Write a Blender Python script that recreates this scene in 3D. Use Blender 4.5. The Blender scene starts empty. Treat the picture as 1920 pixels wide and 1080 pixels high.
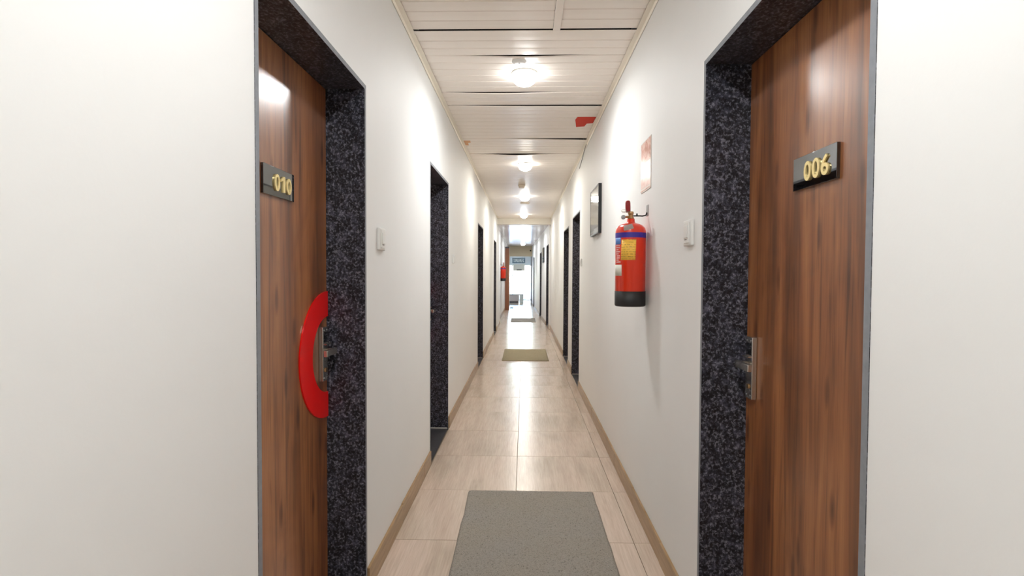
import bpy, bmesh, math, random
from mathutils import Matrix, Vector, noise

random.seed(7)
S = bpy.context.scene
COL = S.collection

# ------------------------------------------------------------------ camera
CAM_H = 1.32
F_PX = 970.0
yaw, pitch, roll = -0.0233, -0.0262, 0.0047
cy, sy, cp, sp, cr, sr = math.cos(yaw), math.sin(yaw), math.cos(pitch), math.sin(pitch), math.cos(roll), math.sin(roll)
fwd = Vector((sy * cp, cy * cp, sp))
rgt = Vector((cy, -sy, 0))
upv = rgt.cross(fwd)
r2, u2 = rgt * cr + upv * sr, upv * cr - rgt * sr
cam_data = bpy.data.cameras.new('camera')
cam_data.sensor_width = 36.0
cam_data.lens = 36.0 * F_PX / 1920.0
cam_data.clip_start = 0.02
cam_data.clip_end = 400
cam = bpy.data.objects.new('camera', cam_data)
COL.objects.link(cam)
m = Matrix.Identity(4)
for i in range(3):
    m[i][0], m[i][1], m[i][2] = r2[i], u2[i], -fwd[i]
m[2][3] = CAM_H
cam.matrix_world = m
S.camera = cam

# ------------------------------------------------------------------ sky, exposure, lamp strengths
LAMP_STRENGTH = 34.0
LAMP_POWER = 16.5
LAMP_COLOR = (0.985, 1.0, 1.0)
LAMP_WARM = (1.0, 0.965, 0.885)
EXPOSURE = -0.15
SKY_STRENGTH = 7.0
w = bpy.data.worlds.new('sky')
S.world = w
w.use_nodes = True
nt = w.node_tree
bg = nt.nodes['Background']
sky = nt.nodes.new('ShaderNodeTexSky')
sky.sky_type = 'NISHITA'
sky.sun_elevation = math.radians(48)
sky.sun_rotation = math.radians(200)
sky.sun_disc = False
nt.links.new(sky.outputs['Color'], bg.inputs['Color'])
bg.inputs['Strength'].default_value = SKY_STRENGTH
vs = S.view_settings
S.display_settings.display_device = 'sRGB'
vs.view_transform = 'Standard'
vs.look = 'None'
vs.gamma = 1.0
vs.use_curve_mapping = False
vs.exposure = EXPOSURE
S.cycles.use_denoising = True
S.cycles.max_bounces = 14
S.cycles.diffuse_bounces = 8
S.cycles.glossy_bounces = 5
S.cycles.sample_clamp_indirect = 8.0
S.cycles.caustics_reflective = False
S.cycles.caustics_refractive = False


# ------------------------------------------------------------------ node helpers
def srgb(r, g, b):
    def c(v):
        v /= 255.0
        return v / 12.92 if v <= 0.04045 else ((v + 0.055) / 1.055) ** 2.4
    return (c(r), c(g), c(b), 1.0)


class NM:
    def __init__(self, name):
        self.m = bpy.data.materials.new(name)
        self.m.use_nodes = True
        self.t = self.m.node_tree
        self.b = self.t.nodes['Principled BSDF']

    def n(self, typ, **kw):
        nd = self.t.nodes.new(typ)
        for k, v in kw.items():
            if k.startswith('_'):
                setattr(nd, k[1:], v)
            else:
                nd.inputs[k.replace('__', ' ')].default_value = v
        return nd

    def l(self, a, b):
        self.t.links.new(a, b)

    def set(self, **kw):
        for k, v in kw.items():
            self.b.inputs[k.replace('__', ' ')].default_value = v
        return self

    def coords(self, scale=(1, 1, 1), rand=True, kind='Object'):
        tc = self.n('ShaderNodeTexCoord')
        mp = self.n('ShaderNodeMapping')
        mp.inputs['Scale'].default_value = scale
        src = tc.outputs[kind]
        if rand:
            oi = self.n('ShaderNodeObjectInfo')
            ml = self.n('ShaderNodeVectorMath', _operation='SCALE')
            cb = self.n('ShaderNodeCombineXYZ')
            for a in 'XYZ':
                self.l(oi.outputs['Random'], cb.inputs[a])
            self.l(cb.outputs[0], ml.inputs[0])
            ml.inputs['Scale'].default_value = 37.0
            ad = self.n('ShaderNodeVectorMath', _operation='ADD')
            self.l(src, ad.inputs[0])
            self.l(ml.outputs[0], ad.inputs[1])
            src = ad.outputs[0]
        self.l(src, mp.inputs['Vector'])
        return mp.outputs[0]

    def noise(self, vec, scale, detail=3, rough=0.55, dist=0.0):
        nd = self.n('ShaderNodeTexNoise')
        nd.inputs['Scale'].default_value = scale
        nd.inputs['Detail'].default_value = detail
        nd.inputs['Roughness'].default_value = rough
        nd.inputs['Distortion'].default_value = dist
        self.l(vec, nd.inputs['Vector'])
        return nd.outputs['Fac']

    def ramp(self, fac, stops):
        r = self.n('ShaderNodeValToRGB')
        e = r.color_ramp.elements
        while len(e) < len(stops):
            e.new(0.5)
        for i, (p, c) in enumerate(stops):
            e[i].position = p
            e[i].color = c if len(c) == 4 else (*c, 1)
        self.l(fac, r.inputs['Fac'])
        return r.outputs['Color']

    def mix(self, fac, a, b, mode='MIX'):
        x = self.n('ShaderNodeMix', _data_type='RGBA', _blend_type=mode)
        if isinstance(fac, float):
            x.inputs[0].default_value = fac
        else:
            self.l(fac, x.inputs[0])
        for v, i in ((a, 6), (b, 7)):
            if isinstance(v, tuple):
                x.inputs[i].default_value = v
            else:
                self.l(v, x.inputs[i])
        return x.outputs[2]

    def bump(self, h, strength, distance=0.01):
        b = self.n('ShaderNodeBump')
        b.inputs['Strength'].default_value = strength
        b.inputs['Distance'].default_value = distance
        self.l(h, b.inputs['Height'])
        self.l(b.outputs[0], self.b.inputs['Normal'])

    def color(self, out):
        self.l(out, self.b.inputs['Base Color'])


def plain(name, rgb, rough=0.5, metal=0.0, coat=0.0, var=0.06, bump=0.0, scale=30, alpha=None):
    q = NM(name)
    v = q.coords((1, 1, 1))
    f = q.noise(v, scale, 3)
    c = srgb(*rgb)
    d = tuple(x * (1 - var) for x in c[:3]) + (1,)
    q.color(q.mix(f, d, c))
    q.set(Roughness=rough, Metallic=metal)
    q.b.inputs['Coat Weight'].default_value = coat
    q.b.inputs['Coat Roughness'].default_value = 0.08
    if bump:
        q.bump(q.noise(v, scale * 6, 2), bump, 0.002)
    return q.m


M = {}

# painted plaster: near white, faint roller mottling and a few scuffs
q = NM('wall_paint')
v = q.coords((1, 1, 1), rand=False)
big = q.noise(v, 1.7, 4)
fine = q.noise(v, 90, 2)
scuff = q.noise(v, 9.0, 6, 0.75)
base = q.mix(big, srgb(227, 228, 227), srgb(234, 235, 234))
sc = q.ramp(scuff, [(0.0, (0, 0, 0)), (0.735, (0, 0, 0)), (0.79, (1, 1, 1))])
q.color(q.mix(sc, base, srgb(214, 208, 198)))
q.set(Roughness=0.62)
q.bump(fine, 0.12, 0.0015)
M['paint'] = q.m
M['end_paint'] = plain('end_wall_beige', (214, 200, 172), 0.6, scale=3)
M['lobby_paint'] = plain('lobby_paint', (226, 222, 212), 0.6, scale=3)
M['beam_paint'] = plain('beam_paint', (236, 232, 222), 0.6, scale=4)

# ceiling strips: warm off-white PVC, satin
q = NM('ceiling_pvc')
v = q.coords((1, 6, 1))
f = q.noise(v, 5, 4)
q.color(q.mix(f, srgb(234, 225, 215), srgb(240, 232, 223)))
q.set(Roughness=0.36)
q.b.inputs['Specular IOR Level'].default_value = 0.4
M['pvc'] = q.m
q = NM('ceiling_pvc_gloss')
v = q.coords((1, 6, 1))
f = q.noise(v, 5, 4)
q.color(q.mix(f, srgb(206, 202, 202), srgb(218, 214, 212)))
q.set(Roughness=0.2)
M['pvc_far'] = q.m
M['trim_pvc'] = plain('trim_pvc', (234, 226, 210), 0.42, scale=20)
M['plenum'] = plain('plenum_concrete', (46, 42, 38), 0.9, scale=4)
M['white_plastic'] = plain('white_plastic', (228, 228, 225), 0.35, scale=8)
M['cream_plastic'] = plain('cream_plastic', (222, 212, 196), 0.4, scale=8)
M['dark_plastic'] = plain('dark_plastic', (22, 22, 24), 0.35, scale=8)
M['black_gloss'] = plain('black_acrylic', (8, 8, 9), 0.03, coat=1.0, scale=8)
M['black_gloss'].node_tree.nodes['Principled BSDF'].inputs['IOR'].default_value = 1.9
M['black_gloss'].node_tree.nodes['Principled BSDF'].inputs['Coat Roughness'].default_value = 0.02
M['chrome'] = plain('brushed_steel', (214, 210, 202), 0.27, metal=0.95, scale=40)
M['brass'] = plain('brass', (186, 150, 108), 0.3, metal=1.0, scale=40)
M['gold'] = plain('gold_digit', (255, 232, 165), 0.28, metal=0.5, scale=40)
M['gold_edge'] = plain('gold_digit_edge', (250, 205, 110), 0.35, metal=0.6, scale=40)
M['red_sheet'] = plain('red_acrylic', (240, 8, 8), 0.3, coat=0.25, var=0.04, scale=12)
M['red_paint'] = plain('extinguisher_red', (228, 50, 14), 0.3, coat=0.35, var=0.1, scale=9)
M['grip_red'] = plain('grip_plastic', (150, 26, 26), 0.4, scale=20)
M['blue_band'] = plain('blue_band', (58, 38, 150), 0.4, scale=20)
M['sky_blue'] = plain('light_blue_print', (92, 140, 214), 0.45, scale=20)
M['rubber'] = plain('black_rubber', (34, 34, 35), 0.5, var=0.25, scale=20)
M['paper_white'] = plain('white_paper', (222, 220, 208), 0.6, scale=30)
M['paper_grey'] = plain('worn_grey_paper', (176, 164, 158), 0.6, var=0.3, scale=120)
M['print_white'] = plain('white_print', (232, 200, 196), 0.5, scale=40)
M['tape_red'] = plain('red_tape', (206, 50, 20), 0.8, scale=20)
M['tape_orange'] = plain('orange_tape', (226, 166, 112), 0.5, var=0.2, scale=40)
M['grey_metal'] = plain('grey_metal', (150, 152, 155), 0.4, metal=0.3, scale=20)
M['grey_paint'] = plain('grey_frame_paint', (150, 150, 160), 0.45, scale=10)
M['bench_grey'] = plain('grey_bench', (176, 168, 174), 0.7, scale=15)
M['bench_dark'] = plain('dark_bench_seam', (82, 80, 86), 0.6, scale=15)
M['panel_brown'] = None
M['sign_blue'] = plain('blue_grey_sign', (84, 106, 128), 0.4, scale=10)
M['letter_white'] = plain('white_letter', (240, 246, 250), 0.4, scale=10)
M['pale_board'] = plain('pale_board', (206, 202, 198), 0.55, scale=6)
M['transom'] = plain('transom_panel', (196, 200, 206), 0.5, scale=4)
M['ground'] = plain('outside_concrete', (214, 210, 202), 0.85, scale=2)
M['sealant'] = plain('white_sealant', (214, 212, 204), 0.6, scale=30)

# light wood-look glazed tile, grain along the corridor
q = NM('floor_tile')
v = q.coords((1, 1, 1))
mp = q.n('ShaderNodeMapping')
mp.inputs['Scale'].default_value = (24, 1.3, 1)
q.l(v, mp.inputs['Vector'])
st = q.noise(mp.outputs[0], 1.0, 5, 0.6, 0.6)
mp2 = q.n('ShaderNodeMapping')
mp2.inputs['Scale'].default_value = (5.0, 1.6, 1)
q.l(v, mp2.inputs['Vector'])
bl = q.noise(mp2.outputs[0], 1.0, 3, 0.5, 0.4)
mp3 = q.n('ShaderNodeMapping')
mp3.inputs['Scale'].default_value = (150, 7, 1)
q.l(v, mp3.inputs['Vector'])
fi = q.noise(mp3.outputs[0], 1.0, 3)
c1 = q.ramp(st, [(0.25, srgb(190, 170, 153)), (0.5, srgb(205, 187, 171)), (0.75, srgb(214, 198, 183))])
c2 = q.ramp(bl, [(0.3, srgb(168, 156, 138)), (0.5, srgb(205, 187, 171)), (0.72, srgb(216, 194, 179))])
c = q.mix(0.42, c1, c2)
c = q.mix(q.ramp(fi, [(0.3, (0.88, 0.88, 0.88)), (0.7, (1.04, 1.04, 1.04))]), (0, 0, 0, 1), c, 'MULTIPLY')
cc = q.mix(1.0, q.mix(0.42, c1, c2), q.ramp(fi, [(0.3, (0.86, 0.85, 0.84)), (0.65, (1, 1, 1))]), 'MULTIPLY')
q.color(cc)
q.set(Roughness=0.24)
q.b.inputs['Specular IOR Level'].default_value = 0.5
q.bump(fi, 0.03, 0.001)
M['tile'] = q.m
M['grout'] = plain('grout', (140, 123, 104), 0.85, scale=60)

q = NM('skirting_tile')
v = q.coords((3, 3, 30))
f = q.noise(v, 2, 4)
q.color(q.ramp(f, [(0.3, srgb(140, 112, 76)), (0.55, srgb(158, 129, 92)), (0.75, srgb(172, 142, 106))]))
q.set(Roughness=0.35)
M['skirting'] = q.m


def wood(name, c_dark, c_mid, c_light, rough=0.16, coat=0.5):
    q = NM(name)
    v = q.coords((1, 1, 1))
    def mp(s):
        n_ = q.n('ShaderNodeMapping')
        n_.inputs['Scale'].default_value = s
        q.l(v, n_.inputs['Vector'])
        return n_.outputs[0]
    broad = q.noise(mp((7.5, 7.5, 0.55)), 1.0, 4, 0.6, 0.5)
    streak = q.noise(mp((46, 46, 1.5)), 1.0, 4, 0.6, 0.8)
    finev = q.noise(mp((240, 240, 5)), 1.0, 2)
    patch = q.noise(mp((4, 4, 2.2)), 1.0, 3, 0.6, 1.5)
    c = q.ramp(broad, [(0.28, c_dark), (0.45, c_mid), (0.58, c_light), (0.75, c_mid)])
    s = q.ramp(streak, [(0.30, (0.36, 0.32, 0.31)), (0.46, (0.92, 0.9, 0.88)), (0.6, (1.05, 1.05, 1.05))])
    c = q.mix(0.85, c, s, 'MULTIPLY')
    c = q.mix(0.5, c, q.ramp(finev, [(0.3, (0.72, 0.7, 0.68)), (0.6, (1, 1, 1))]), 'MULTIPLY')
    c = q.mix(0.55, c, q.ramp(patch, [(0.3, (0.62, 0.58, 0.56)), (0.55, (1, 1, 1))]), 'MULTIPLY')
    vo = q.n('ShaderNodeTexVoronoi', _feature='F1')
    vo.inputs['Scale'].default_value = 1.0
    q.l(mp((13, 13, 3.4)), vo.inputs['Vector'])
    kn = q.ramp(vo.outputs['Distance'], [(0.0, (0.12, 0.07, 0.05)), (0.12, (0.5, 0.42, 0.38)), (0.21, (1, 1, 1))])
    c = q.mix(0.8, c, kn, 'MULTIPLY')
    q.color(c)
    q.set(Roughness=rough)
    q.b.inputs['Coat Weight'].default_value = coat
    q.b.inputs['Coat Roughness'].default_value = 0.25
    q.b.inputs['Specular IOR Level'].default_value = 0.25
    return q.m


M['door_wood'] = wood('door_laminate', srgb(86, 54, 36), srgb(140, 86, 48), srgb(170, 110, 64), 0.42, 1.0)
M['panel_brown'] = plain('brown_cladding', (150, 96, 66), 0.4, var=0.2, scale=6)

# polished dark granite: blue-black with grey-violet flakes
q = NM('granite')
v = q.coords((1, 1, 1))
n1 = q.noise(v, 32, 6, 0.72, 0.25)
n2 = q.noise(v, 110, 4, 0.65, 0.2)
vo = q.n('ShaderNodeTexVoronoi', _feature='F1')
vo.inputs['Scale'].default_value = 95
q.l(v, vo.inputs['Vector'])
c = q.ramp(n1, [(0.38, srgb(14, 15, 18)), (0.50, srgb(36, 37, 45)), (0.60, srgb(84, 85, 100)), (0.70, srgb(140, 141, 160))])
c2 = q.ramp(n2, [(0.40, srgb(10, 10, 12)), (0.52, srgb(50, 51, 58)), (0.64, srgb(158, 159, 172))])
c = q.mix(0.5, c, c2)
fl = q.ramp(vo.outputs['Distance'], [(0.08, (1, 1, 1)), (0.2, (0, 0, 0))])
fm = q.mix(1.0, fl, q.ramp(n2, [(0.52, (0, 0, 0)), (0.6, (1, 1, 1))]), 'MULTIPLY')
c = q.mix(fm, c, srgb(150, 150, 162))
q.color(c)
q.set(Roughness=0.3)
q.b.inputs['Specular IOR Level'].default_value = 0.35
M['granite'] = q.m
M['granite_edge'] = plain('granite_sawn_edge', (140, 144, 150), 0.7, var=0.35, scale=60)
M['granite_floor'] = plain('granite_threshold', (66, 66, 70), 0.4, var=0.5, scale=40)

# loop-pile door mats
def mat_pile(name, a, b, dk):
    q = NM(name)
    v = q.coords((1, 1, 1))
    f = q.noise(v, 185, 4, 0.8)
    g = q.noise(v, 4, 3)
    sp_ = q.noise(v, 210, 2, 0.6)
    c = q.mix(g, a, b)
    c = q.mix(q.ramp(f, [(0.33, (1, 1, 1)), (0.47, (0, 0, 0))]), c, dk)
    c = q.mix(q.ramp(sp_, [(0.60, (0, 0, 0)), (0.72, (1, 1, 1))]), c, srgb(176, 172, 164))
    q.color(c)
    q.set(Roughness=0.95)
    q.bump(f, 0.7, 0.005)
    return q.m


M['mat_grey'] = mat_pile('grey_pile', srgb(152, 148, 144), srgb(156, 147, 132), srgb(60, 55, 49))
M['mat_olive'] = mat_pile('olive_pile', srgb(156, 145, 116), srgb(162, 151, 124), srgb(112, 102, 82))

# print on the yellow service label (flat print: rules and blotted handwriting)
q = NM('yellow_label')
v = q.coords((1, 1, 1))
wv = q.n('ShaderNodeTexWave', _wave_type='BANDS', _bands_direction='Z')
wv.inputs['Scale'].default_value = 26
wv.inputs['Distortion'].default_value = 1.5
q.l(v, wv.inputs['Vector'])
nz = q.noise(v, 120, 3)
f = q.ramp(wv.outputs['Fac'], [(0.72, (0, 0, 0)), (0.86, (1, 1, 1))])
f = q.mix(1.0, f, q.ramp(nz, [(0.45, (0, 0, 0)), (0.55, (1, 1, 1))]), 'MULTIPLY')
q.color(q.mix(f, srgb(255, 204, 84), srgb(196, 148, 62)))
q.set(Roughness=0.5)
M['yellow_label'] = q.m

# faded red-on-white safety poster (flat print)
q = NM('faded_print')
v = q.coords((1, 1, 1))
n_ = q.noise(v, 14, 4, 0.6, 2.0)
q.color(q.ramp(n_, [(0.36, srgb(196, 140, 126)), (0.5, srgb(224, 176, 164)), (0.62, srgb(236, 206, 196))]))
q.set(Roughness=0.25)
M['faded_red'] = q.m
q = NM('faded_pink_print')
v = q.coords((1, 1, 1))
n_ = q.noise(v, 20, 4, 0.6, 1.0)
q.color(q.ramp(n_, [(0.36, srgb(226, 184, 176)), (0.6, srgb(236, 208, 202))]))
q.set(Roughness=0.25)
M['faded_pink'] = q.m
M['poster_white'] = plain('poster_white', (234, 226, 220), 0.25, scale=10)

for nm_, col_ in (('lamp', LAMP_COLOR), ('lamp_warm', LAMP_WARM)):
    q = NM(nm_ + '_diffuser')
    q.b.inputs['Emission Color'].default_value = (*col_, 1)
    q.b.inputs['Emission Strength'].default_value = LAMP_STRENGTH
    q.b.inputs['Base Color'].default_value = (0.9, 0.9, 0.9, 1)
    M[nm_] = q.m

q = NM('clear_glass')
t = q.t
gl = q.n('ShaderNodeBsdfGlossy')
gl.inputs['Roughness'].default_value = 0.02
tr = q.n('ShaderNodeBsdfTransparent')
tr.inputs['Color'].default_value = (0.95, 0.97, 0.97, 1)
fr = q.n('ShaderNodeFresnel')
ge = q.n('ShaderNodeNewGeometry')
mr = q.n('ShaderNodeMapRange')
mr.inputs['To Min'].default_value = 1.45
mr.inputs['To Max'].default_value = 1 / 1.45
q.l(ge.outputs['Backfacing'], mr.inputs['Value'])
q.l(mr.outputs[0], fr.inputs['IOR'])
mx = q.n('ShaderNodeMixShader')
q.l(fr.outputs[0], mx.inputs[0])
q.l(tr.outputs[0], mx.inputs[1])
q.l(gl.outputs[0], mx.inputs[2])
q.l(mx.outputs[0], t.nodes['Material Output'].inputs['Surface'])
M['glass'] = q.m


# ------------------------------------------------------------------ mesh helpers
class MB:
    def __init__(self):
        self.bm = bmesh.new()

    def box(self, x0, x1, y0, y1, z0, z1, mi=0, bev=0.0):
        vs_ = [self.bm.verts.new((x, y, z)) for z in (z0, z1) for y in (y0, y1) for x in (x0, x1)]
        fs = []
        for ids in ((0, 2, 3, 1), (4, 5, 7, 6), (0, 1, 5, 4), (2, 6, 7, 3), (0, 4, 6, 2), (1, 3, 7, 5)):
            f = self.bm.faces.new([vs_[i] for i in ids])
            f.material_index = mi
            fs.append(f)
        if bev:
            es = list({e for f in fs for e in f.edges})
            r = bmesh.ops.bevel(self.bm, geom=es, offset=bev, segments=2, affect='EDGES', profile=0.6)
            for f in r['faces']:
                f.material_index = mi
                f.smooth = True
        return fs   # bottom, top, front(-y), back(+y), left, right

    def lathe(self, prof, seg=24, mi=0, mat=None, smooth=True, cap=True, a0=0.0, a1=None):
        full = a1 is None
        n = seg if full else seg + 1
        rings = []
        for r, z in prof:
            ring = []
            for k in range(n):
                a = 2 * math.pi * k / seg if full else a0 + (a1 - a0) * k / seg
                p = Vector((r * math.cos(a), r * math.sin(a), z))
                ring.append(self.bm.verts.new(mat @ p if mat else p))
            rings.append(ring)
        for i in range(len(rings) - 1):
            for k in range(n if full else n - 1):
                k2 = (k + 1) % n
                f = self.bm.faces.new((rings[i][k], rings[i][k2], rings[i + 1][k2], rings[i + 1][k]))
                f.material_index = mi
                f.smooth = smooth
        if cap and full:
            for ring, rev in ((rings[0], True), (rings[-1], False)):
                f = self.bm.faces.new(ring[::-1] if rev else ring)
                f.material_index = mi
        return rings

    def cyl(self, p0, p1, r, seg=12, mi=0, r1=None):
        p0, p1 = Vector(p0), Vector(p1)
        d = p1 - p0
        q_ = d.to_track_quat('Z', 'Y').to_matrix().to_4x4()
        mt = Matrix.Translation(p0) @ q_
        self.lathe([(r, 0), (r if r1 is None else r1, d.length)], seg, mi, mt)

    def tube(self, pts, r, seg=8, mi=0):
        pts = [Vector(p) for p in pts]
        rings = []
        for i, p in enumerate(pts):
            d = (pts[min(i + 1, len(pts) - 1)] - pts[max(i - 1, 0)]).normalized()
            qm = d.to_track_quat('Z', 'Y').to_matrix()
            rings.append([self.bm.verts.new(p + qm @ Vector((r * math.cos(2 * math.pi * k / seg), r * math.sin(2 * math.pi * k / seg), 0))) for k in range(seg)])
        for i in range(len(rings) - 1):
            for k in range(seg):
                f = self.bm.faces.new((rings[i][k], rings[i][(k + 1) % seg], rings[i + 1][(k + 1) % seg], rings[i + 1][k]))
                f.smooth = True
                f.material_index = mi
        self.bm.faces.new(rings[0][::-1]).material_index = mi
        self.bm.faces.new(rings[-1]).material_index = mi

    def prism(self, outline, fn, mi=0):
        """outline: 2D points; fn(u, v, t) -> 3D, t in 0/1 gives the two faces"""
        a = [self.bm.verts.new(fn(u_, v_, 0)) for u_, v_ in outline]
        b = [self.bm.verts.new(fn(u_, v_, 1)) for u_, v_ in outline]
        n = len(outline)
        self.bm.faces.new(a).material_index = mi
        self.bm.faces.new(b[::-1]).material_index = mi
        for k in range(n):
            self.bm.faces.new((a[k], b[k], b[(k + 1) % n], a[(k + 1) % n])).material_index = mi
        bmesh.ops.recalc_face_normals(self.bm, faces=self.bm.faces)

    def mesh(self, name, mats):
        me = bpy.data.meshes.new(name)
        bmesh.ops.recalc_face_normals(self.bm, faces=self.bm.faces[:])
        self.bm.to_mesh(me)
        self.bm.free()
        for mt in (mats if isinstance(mats, (list, tuple)) else [mats]):
            me.materials.append(mt)
        return me

    def obj(self, name, mats, parent=None, loc=(0, 0, 0)):
        return link(name, self.mesh(name, mats), parent, loc)


def link(name, data, parent=None, loc=(0, 0, 0)):
    o = bpy.data.objects.new(name, data)
    COL.objects.link(o)
    o.location = loc
    if parent:
        o.parent = parent
    return o


def tag(o, label=None, cat=None, group=None, kind=None):
    if label:
        o['label'] = label
    if cat:
        o['category'] = cat
    if group:
        o['group'] = group
    if kind:
        o['kind'] = kind
    return o


def empty(name, loc=(0, 0, 0), rz=0.0, **kw):
    o = link(name, None, None, loc)
    o.rotation_euler = (0, 0, rz)
    o.empty_display_size = 0.1
    return tag(o, **kw)


def copy_tree(o, parent=None):
    c = o.copy()
    COL.objects.link(c)
    c.parent = parent
    for ch in list(o.children):
        copy_tree(ch, c)
    return c


PI2 = math.pi / 2
XL, XR, ZC = -0.645, 0.636, 2.655      # corridor faces and ceiling
WALL_T, WALL_H = 0.32, 2.95
BT = 0.018                               # granite board thickness
DEP = 0.156                              # reveal depth
Y0 = -3.5
BEAM_Y = 12.42
YE = 22.4                                # end of corridor
ZF = 2.54                                # ceiling beyond the beam
RB_FAR, RB_NEAR = Vector((0.345, YE, 0)), Vector((0.60, BEAM_Y + 0.12, 0))
RB_DIR = (RB_NEAR - RB_FAR).normalized()
RB_LEN = (RB_NEAR - RB_FAR).length
RB_ANG = math.atan2(RB_DIR.y, RB_DIR.x)


# ------------------------------------------------------------------ floor
fl = MB()
fl.box(-1.2, 1.2, Y0 - 0.1, YE + 0.2, -0.12, -0.010)
floor = fl.obj('floor', M['grout'])
tag(floor, 'pale wood-look tiled corridor floor running to the bright far end', 'floor', kind='structure')
TW, TL, TY0 = 0.59, 0.6, 2.528
XJ = -0.042
def tile_mesh(wd):
    b = MB()
    g = 0.0013
    b.box(g, wd - g, g, TL - g, -0.010, 0.0, bev=0.0008)
    return b.mesh('tile', M['tile'])
tm_full, tm_sliver, tm_left = tile_mesh(TW), tile_mesh(0.105), tile_mesh(0.5945)
for k in range(-10, 34):
    yy = TY0 + TL * k
    if yy + TL > YE + 0.2:
        break
    for xx, tm in ((XJ - 0.5945, tm_left), (XJ, tm_full), (XJ + TW, tm_sliver)):
        t = link('tile', tm, floor, (xx, yy, random.uniform(-0.0006, 0.0003)))
        t.rotation_euler = (random.uniform(-.0006, .0006), random.uniform(-.0006, .0006), 0)
tm_wide = tile_mesh(0.16)
for k in range(19, 33):
    yy = TY0 + TL * k
    if yy + TL < YE + 0.2:
        link('tile', tm_wide, floor, (XJ - 0.5945 - 0.16, yy, 0))


# ------------------------------------------------------------------ walls with recessed openings (local frame: X along, Y into the wall, Z up)
def wall_mesh(length, ops, height=WALL_H, thick=WALL_T, bottom=-0.12):
    b = MB()
    x = 0.0
    for (a, c, zt) in sorted(ops):
        b.box(x, a, 0, thick, bottom, height)
        b.box(a, c, 0, thick, zt, height)
        b.box(a, c, DEP + 0.055, thick, bottom, zt)
        x = c
    b.box(x, length, 0, thick, bottom, height)
    return b


DOORS = []


def make_wall(name, label, origin, ang, length, ops, mat=None):
    """ops: (x0, x1, ztop, number, latch, ring) in the wall's own X"""
    b = wall_mesh(length, [(o[0] - BT, o[1] + BT, o[2] + BT) for o in ops])
    o = b.obj(name, mat or M['paint'])
    o.location = origin
    o.rotation_euler = (0, 0, ang)
    tag(o, label, 'wall', kind='structure')
    for op in ops:
        DOORS.append((Vector(origin) + Matrix.Rotation(ang, 3, 'Z') @ Vector((op[0], 0, 0)), ang, op))
    return o


def L(a, b_):   # left wall world y -> local x
    return a - Y0, b_ - Y0


lops = [(*L(1.248, 2.081), 2.062, '010', 'right', True, 'dark wood door with number 010 and red half ring around its lock'),
        (*L(3.55, 4.372), 2.072, None, 'right', True, 'black granite doorway on the left between the two nearest left switches'),
        (*L(7.21, 8.10), 2.02, None, 'right', False, 'third black granite doorway along the left wall'),
        (*L(11.0, 11.9), 2.045, None, 'right', False, 'fourth black granite doorway on the left, just before the ceiling beam')]
make_wall('wall_left', 'long white left corridor wall pierced by four granite doorways', (XL, Y0, 0), PI2, 14.0 - Y0, lops)


def Rw(a, b_, far):  # right wall world y range -> local x measured from the far end
    return far - b_, far - a


RF = BEAM_Y + 0.12
rops = [(*Rw(0.98, 1.852, RF), 2.06, '006', 'left', False, 'dark wood door with number 006 in a black granite frame'),
        (*Rw(5.97, 6.83, RF), 2.047, None, 'left', False, 'granite doorway on the right just past the framed picture'),
        (*Rw(7.45, 8.32, RF), 2.0, None, 'left', False, 'granite doorway on the right, second beyond the framed picture')]
make_wall('wall_right', 'long white right corridor wall with extinguisher and framed picture', (XR, RF, 0), -PI2, RF - Y0, rops)


def RBl(y):   # far right wall: world y -> local x
    return (y - YE) / RB_DIR.y


fops = [(RBl(13.45), RBl(12.66), 2.05, None, 'left', False, 'granite doorway on the right just beyond the ceiling beam'),
        (RBl(16.4), RBl(15.55), 1.98, None, 'left', False, 'narrow dark doorway on the right beyond the far framed picture'),
        (RBl(21.0), RBl(20.15), 2.0, None, 'left', False, 'last dark doorway on the right beside the bright far opening')]
make_wall('wall_right_far', 'white right wall beyond the ceiling beam', RB_FAR, RB_ANG, RB_LEN, fops)
b = MB()
b.box(-0.70 - WALL_T, -0.70, 14.0, YE, -0.12, WALL_H)
tag(b.obj('wall_left_far', M['paint']), 'white left wall beyond the ceiling beam behind the small extinguisher', 'wall', kind='structure')
b = MB()
b.box(-1.2, 1.2, Y0 - 0.2, Y0, -0.12, WALL_H)
tag(b.obj('wall_back', M['paint']), 'white wall closing the corridor behind the viewpoint', 'wall', kind='structure')
b = MB()
b.box(-1.1, -0.63, YE, YE + 0.16, -0.12, WALL_H)
b.box(0.33, 1.1, YE, YE + 0.16, -0.12, WALL_H)
b.box(-0.63, 0.33, YE, YE + 0.16, 2.10, WALL_H)
tag(b.obj('wall_end', M['end_paint']), 'beige end wall above the bright opening', 'wall', kind='structure')
b = MB()
b.box(0.285, 0.345, YE - 0.03, YE + 0.18, 0.0, 2.10)
tag(b.obj('trim_5', M['grey_paint']), 'grey upright at the right edge of the bright opening', 'trim', kind='structure')
b = MB()
b.box(-1.0, 1.0, BEAM_Y - 0.08, BEAM_Y + 0.12, 2.515, WALL_H)
tag(b.obj('beam', M['beam_paint']), 'white beam crossing the ceiling partway down the corridor', 'beam', kind='structure')


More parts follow.
